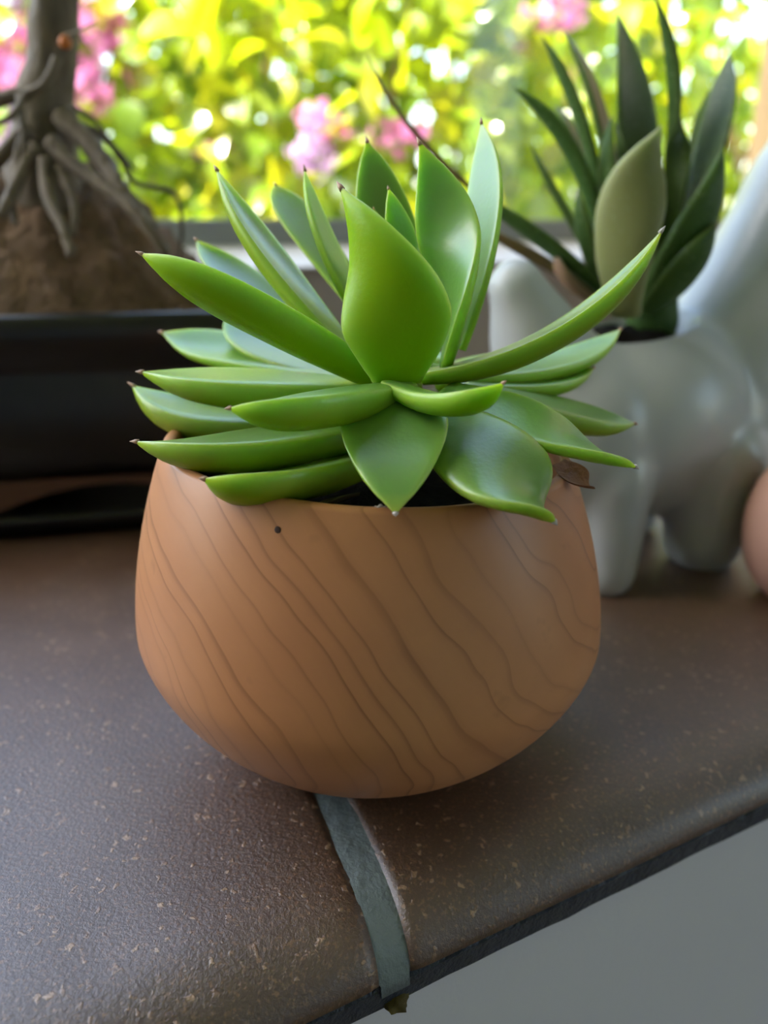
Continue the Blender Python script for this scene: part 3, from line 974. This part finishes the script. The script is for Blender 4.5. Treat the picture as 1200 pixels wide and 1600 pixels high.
# drip tray
tr = [(HX-0.014, HY-0.014, 0.0), (HX-0.004, HY-0.004, 0.001), (HX+0.002, HY+0.002, 0.009), (HX+0.002, HY+0.002, 0.0112), (HX-0.002, HY-0.002, 0.0112), (HX-0.006, HY-0.006, 0.0108)]
vts, fcs, m_ = ring_loft(tr)
fcs.append(tuple(range(m_))[::-1]); fcs.append(tuple((len(tr)-1)*m_ + k for k in range(m_)))
tray = tag(empty('drip_tray', PC), 'low black tray under the bonsai pot', 'tray')
child('body', mesh_from('drip_tray', vts, fcs), M['pot'], tray)

# soil surface of the pot
v, f = [], []
nx, ny = 60, 30
for i in range(nx + 1):
    for j in range(ny + 1):
        x = -HX + 0.008 + (2*HX - 0.016) * i / nx; y = -HY + 0.008 + (2*HY - 0.016) * j / ny
        z = 0.1035 + 0.004 * noise.noise(Vector((x * 90, y * 90, 1))) + 0.003 * noise.noise(Vector((x * 260, y * 260, 5)))
        v.append(Pt(x, y, z))
for i in range(nx):
    for j in range(ny):
        f.append((i*(ny+1)+j, (i+1)*(ny+1)+j, (i+1)*(ny+1)+j+1, i*(ny+1)+j+1))
o = link('bonsai_topsoil', mesh_from('bonsai_topsoil', v, f), M['gravel'])
tag(o, 'greyish crumbly topsoil filling the black bonsai pot', 'soil', kind='stuff')

bon = tag(empty('bonsai_tree', Pt(0, 0.0, 0.104)), 'bonsai tree with exposed gnarled roots over a brown root mound', 'tree')
# root ball mound
v, f = [], []
ng, na = 26, 64
for i in range(ng + 1):
    t = i / ng
    for j in range(na):
        a = 2 * math.pi * j / na
        r = t
        x, y = 0.098 * r * math.cos(a), 0.054 * r * math.sin(a)
        z = 0.100 + 0.080 * (1 - r**1.5)
        nn = noise.noise(Vector((x * 70, y * 70, 2))) * 0.008 + noise.noise(Vector((x * 190, y * 190, 4))) * 0.005
        v.append(Pt(x + nn * 0.8 + 0.008, y, z + nn * (1 if t < 0.95 else 0.2)))
for i in range(ng):
    for j in range(na):
        j2 = (j + 1) % na
        f.append((i*na+j, (i+1)*na+j, (i+1)*na+j2, i*na+j2))
child('root_ball', mesh_from('root_ball', v, f), M['rootball'], bon)
# trunk
TY = PC.y - 0.004
tp = [at(72, 330, TY), at(66, 240, TY), at(72, 150, TY), at(82, 80, TY), at(86, 0, TY), at(92, -110, TY), at(70, -240, TY + 0.01), at(88, -380, TY + 0.02)]
tr_ = [0.021, 0.017, 0.0125, 0.0110, 0.0100, 0.009, 0.007, 0.004]
P_ = spline(tp, 6); RD = [q.x for q in spline([Vector((r, 0, 0)) for r in tr_], 6)]
v, f = [], []
tube(v, f, P_, RD, 20)
for q in v:
    nn = noise.noise(Vector((q.x * 160, q.y * 160, q.z * 45))) * 0.0025
    q.x += nn; q.y += nn * 0.7
child('trunk', mesh_from('trunk', v, f), M['bark'], bon)
def branch(name, pts, r0, r1, mat='bark'):
    P_ = spline([at(*q) for q in pts], 6)
    rd = [r0 + (r1 - r0) * i / (len(P_) - 1) for i in range(len(P_))]
    v, f = [], []
    tube(v, f, P_, rd, 8)
    for q in v:
        nn = noise.noise(q * 300) * r0 * 0.3
        q.x += nn; q.z += nn
    return child(name, mesh_from(name, v, f), M[mat], bon)
Y0 = TY - 0.03
branch('root', [(90, 90, Y0+.012), (70, 130, Y0+.01), (38, 150, Y0+.01), (20, 180, Y0), (-20, 200, Y0)], 0.0022, 0.0012)
branch('root', [(50, 150, Y0+.02), (20, 150, Y0+.02), (-30, 165, Y0+.02)], 0.004, 0.003)
branch('root', [(95, 180, Y0+.015), (130, 215, Y0+.01), (165, 260, Y0), (190, 300, Y0-.01), (240, 360, Y0-.012)], 0.0055, 0.0035)
branch('root', [(100, 200, Y0+.02), (150, 205, Y0+.02), (190, 250, Y0+.02), (210, 285, Y0+.02), (262, 298, Y0+.02), (282, 325, Y0+.02), (282, 400, Y0+.02)], 0.0018, 0.0010)
branch('root', [(110, 165, Y0+.02), (150, 190, Y0+.02), (175, 225, Y0+.03), (215, 268, Y0+.03)], 0.0012, 0.0008)
branch('root', [(80, 220, Y0), (110, 255, Y0-.004), (160, 290, Y0-.01), (215, 335, Y0-.018), (260, 400, Y0-.02)], 0.004, 0.0025)
branch('root', [(60, 230, Y0), (40, 260, Y0-.004), (20, 300, Y0-.012), (0, 340, Y0-.02)], 0.004, 0.0025)
branch('root', [(50, 210, Y0+.008), (32, 220, Y0), (20, 300, Y0-.01), (24, 350, Y0-.016)], 0.0018, 0.0014)
branch('root', [(70, 250, Y0-.004), (76, 310, Y0-.014), (100, 360, Y0-.024), (112, 400, Y0-.028)], 0.0032, 0.002)
branch('root', [(90, 260, Y0-.004), (116, 320, Y0-.014), (114, 370, Y0-.022)], 0.0022, 0.0015)
branch('root', [(45, 200, Y0+.01), (10, 235, Y0+.004), (-20, 270, Y0)], 0.004, 0.003)
branch('root', [(30, 150, Y0+.01), (36, 200, Y0), (34, 260, Y0-.006)], 0.0014, 0.0010)
branch('twig', [(98, 55, Y0+.02), (118, 50, Y0+.012), (150, 36, Y0+.006)], 0.0008, 0.0005)
branch('twig', [(118, 50, Y0+.012), (135, 72, Y0+.01)], 0.0007, 0.0004)
branch('twig', [(58, 60, Y0+.02), (48, 110, Y0+.02), (46, 130, Y0+.02)], 0.0006, 0.0004)
branch('branch', [(90, -160, TY), (160, -250, TY + .01), (230, -300, TY + .02)], 0.004, 0.0015)
branch('branch', [(78, -200, TY), (-10, -290, TY - .01), (-90, -320, TY)], 0.004, 0.0015)
bm = bmesh.new(); bmesh.ops.create_icosphere(bm, subdivisions=2, radius=0.0030)
for q in bm.verts: q.co = q.co + at(102, 66, Y0 + .012)
o = child('bud', from_bm('bud', bm), M['bud'], bon); o['label'] = 'small orange bud'
# crown, above the frame
def leaf_card(v, f, c, up, d, L, Wd, fold=0.25):
    """ovate leaf: 12 triangles, folded on its midrib and arched"""
    s = d.cross(up).normalized(); up = s.cross(d).normalized()
    b = len(v)
    for (t, w, a) in ((0, 0.02, 0), (0.2, 0.34, 0.03), (0.45, 0.5, 0.02), (0.7, 0.38, -0.05), (0.88, 0.18, -0.13), (1.0, 0.01, -0.22)):
        p_ = c + d * (L * t) + up * (L * a)
        v.append(p_ + s * (Wd * w) + up * (Wd * w * fold)); v.append(p_); v.append(p_ - s * (Wd * w) + up * (Wd * w * fold))
    for i in range(5):
        k = b + i * 3
        f.append((k, k+1, k+4, k+3)); f.append((k+1, k+2, k+5, k+4))
def rdir(zb=0.0):
    while True:
        q = Vector((random.uniform(-1, 1), random.uniform(-1, 1), random.uniform(-1, 1)))
        if 0.05 < q.length < 1:
            q.normalize(); q.z += zb
            return q.normalized()
v, f = [], []
for c_ in (at(230, -300, TY + .02), at(-90, -320, TY), at(88, -390, TY + .02)):
    for k in range(60):
        leaf_card(v, f, c_ + rdir() * random.uniform(0.01, 0.04), rdir(1.5), rdir(), 0.02, 0.012)
o = child('foliage', mesh_from('bonsai_foliage', v, f), M['gl_green'], bon); o['kind'] = 'stuff'

# ------------------------------------------------------------------ garden outside
GZ = -0.55
v, f = [], []
ngx = 40
for i in range(ngx + 1):
    for j in range(ngx + 1):
        s = -7 + 14 * i / ngx; n = 0.80 + 9 * j / ngx
        v.append(S(s, n, GZ + 0.06 * noise.noise(Vector((s, n, 0)))))
for i in range(ngx):
    for j in range(ngx):
        f.append((i*(ngx+1)+j, (i+1)*(ngx+1)+j, (i+1)*(ngx+1)+j+1, i*(ngx+1)+j+1))
o = link('garden_lawn', mesh_from('garden_lawn', v, f), M['lawn'])
tag(o, 'sunlit green garden lawn beyond the window', 'lawn', kind='structure')

LEAF_ME = {}
for key in ('gl_lime', 'gl_green', 'gl_yellow'):
    v, f = [], []
    leaf_card(v, f, Vector((0, 0, 0)), Vector((0, 0, 1)), Vector((1, 0, 0)), 1.0, 0.80)
    me = mesh_from('garden_leaf', v, f); me.materials.append(M[key]); LEAF_ME[key] = me
    for p in me.polygons: p.use_smooth = True
def floret(v, f, c, nrm, r):
    a = nrm.orthogonal().normalized(); b_ = nrm.cross(a)
    for k in range(4):
        th = k * math.pi / 2 + 0.4
        d = a * math.cos(th) + b_ * math.sin(th); e = nrm.cross(d)
        i = len(v)
        v.extend([c, c + d * r * 0.6 + e * r * 0.45 + nrm * r * 0.1, c + d * r + nrm * r * 0.05, c + d * r * 0.6 - e * r * 0.45 + nrm * r * 0.1])
        f.append((i, i+1, i+2, i+3))
def shrub(center, rad, n_leaf, n_stuff, label, weights, blossoms, lsize=0.062):
    base = Vector((center.x, center.y, GZ))
    root = tag(empty('flowering_shrub', base), label, 'shrub', 'shrubs in the garden')
    keys = ['gl_lime', 'gl_green', 'gl_yellow']
    for k in range(5):
        tip_ = center + Vector((rdir().x * rad.x * 0.7, rdir().y * rad.y * 0.5, random.uniform(-0.2, 0.6) * rad.z))
        v, f = [], []
        mid = base.lerp(tip_, 0.5) + Vector((random.uniform(-.06, .06), random.uniform(-.06, .06), 0))
        P_ = spline([base + Vector((random.uniform(-.05, .05), random.uniform(-.05, .05), 0)), mid, tip_], 6)
        tube(v, f, P_, [0.010 - 0.0006 * i for i in range(len(P_))], 6)
        child('stem', mesh_from('shrub_stem', v, f), M['stem'], root)
    def spot(front):
        q = rdir()
        if front and q.y > 0.2: q.y = -q.y
        sc = random.uniform(0.55, 1.0) ** 0.6
        return center + Vector((q.x * rad.x, q.y * rad.y, q.z * rad.z)) * sc, q
    for k in range(n_leaf):
        c, q = spot(True)
        o = bpy.data.objects.new('leaf', LEAF_ME[random.choices(keys, weights)[0]])
        COL.objects.link(o)
        d = (rdir() + Vector((0, 0, -0.5)) + q * 0.5).normalized()
        up = (rdir() * 0.8 + Vector((0, -0.4, 1))).normalized()
        s = d.cross(up).normalized(); up = s.cross(d)
        L = lsize * random.uniform(0.7, 1.35)
        o.parent = root
        o.matrix_parent_inverse = Matrix.Translation(-base)
        o.matrix_basis = Matrix.Translation(c) @ (Matrix((d, s, up)).transposed() * L).to_4x4()
    for key, wt in zip(keys, weights):
        v, f = [], []
        for k in range(int(n_stuff * wt / sum(weights))):
            c, q = spot(False)
            leaf_card(v, f, c, (rdir() * 0.9 + Vector((0, -0.3, 1))).normalized(), (rdir() + Vector((0, 0, -0.4))).normalized(), lsize * random.uniform(0.6, 1.2), lsize * 0.8)
        if v:
            o = child('foliage', mesh_from('shrub_foliage', v, f), M[key], root); o['kind'] = 'stuff'
    for (c, r, mat) in blossoms:
        v, f = [], []
        for k in range(60):
            q = rdir()
            q2 = Vector((q.x * 1.25, q.y, q.z * 0.8))
            floret(v, f, c + q2 * r * random.uniform(0.5, 1.25), (q + rdir() * 0.5).normalized(), r * random.uniform(0.22, 0.36))
        o = child('blossom', mesh_from('blossom', v, f), M[mat], root)
        o['label'] = 'pink flower cluster' if mat == 'petal_pink' else 'lilac flower cluster'
    return root
shrub(at(60, 120, 1.55), Vector((0.34, 0.26, 0.44)), 60, 620, 'pink flowering shrub behind the bonsai trunk', (4, 3, 1),
      [(at(25, 90, 1.35), 0.06, 'petal_pink'), (at(20, 200, 1.4), 0.05, 'petal_lilac'), (at(135, 40, 1.35), 0.05, 'petal_pink'), (at(140, 130, 1.35), 0.045, 'petal_pink'), (at(0, 10, 1.4), 0.06, 'petal_lilac')])
shrub(at(330, 150, 1.6), Vector((0.34, 0.28, 0.44)), 60, 620, 'bright lime shrub behind the tall left succulent leaves', (5, 2, 2),
      [(at(335, 235, 1.35), 0.022, 'petal_pink')])
shrub(at(560, 160, 1.5), Vector((0.32, 0.26, 0.42)), 60, 620, 'lime shrub with lilac blossoms behind the succulent centre', (5, 2, 2),
      [(at(510, 190, 1.28), 0.032, 'petal_pink'), (at(500, 245, 1.3), 0.036, 'petal_lilac'), (at(625, 210, 1.28), 0.03, 'petal_pink')])
shrub(at(780, 150, 1.65), Vector((0.34, 0.28, 0.44)), 60, 620, 'green shrub between the succulent and the spiky plant', (4, 3, 2),
      [(at(865, 20, 1.4), 0.035, 'petal_pink')])
shrub(at(1030, 170, 1.9), Vector((0.40, 0.3, 0.46)), 60, 620, 'shrub behind the upright spiky leaves', (4, 3, 1), [(at(800, 60, 1.5), 0.03, 'petal_pink')])

# taller hedge shrubs further back
shrub(at(150, 130, 3.0), Vector((0.9, 0.4, 0.75)), 0, 900, 'tall pale green hedge shrub far behind the bonsai', (5, 2, 3), [], 0.10)
shrub(at(600, 130, 3.2), Vector((0.9, 0.4, 0.75)), 0, 900, 'tall pale green hedge shrub far behind the succulent', (5, 2, 3), [], 0.10)
shrub(at(1080, 130, 3.4), Vector((1.0, 0.4, 0.80)), 0, 900, 'tall pale green hedge shrub far behind the spiky plant', (5, 2, 3), [], 0.10)
shrub(at(1260, 170, 2.0), Vector((0.42, 0.3, 0.50)), 40, 520, 'shrub beside the wooden window jamb', (4, 3, 1), [], 0.062)
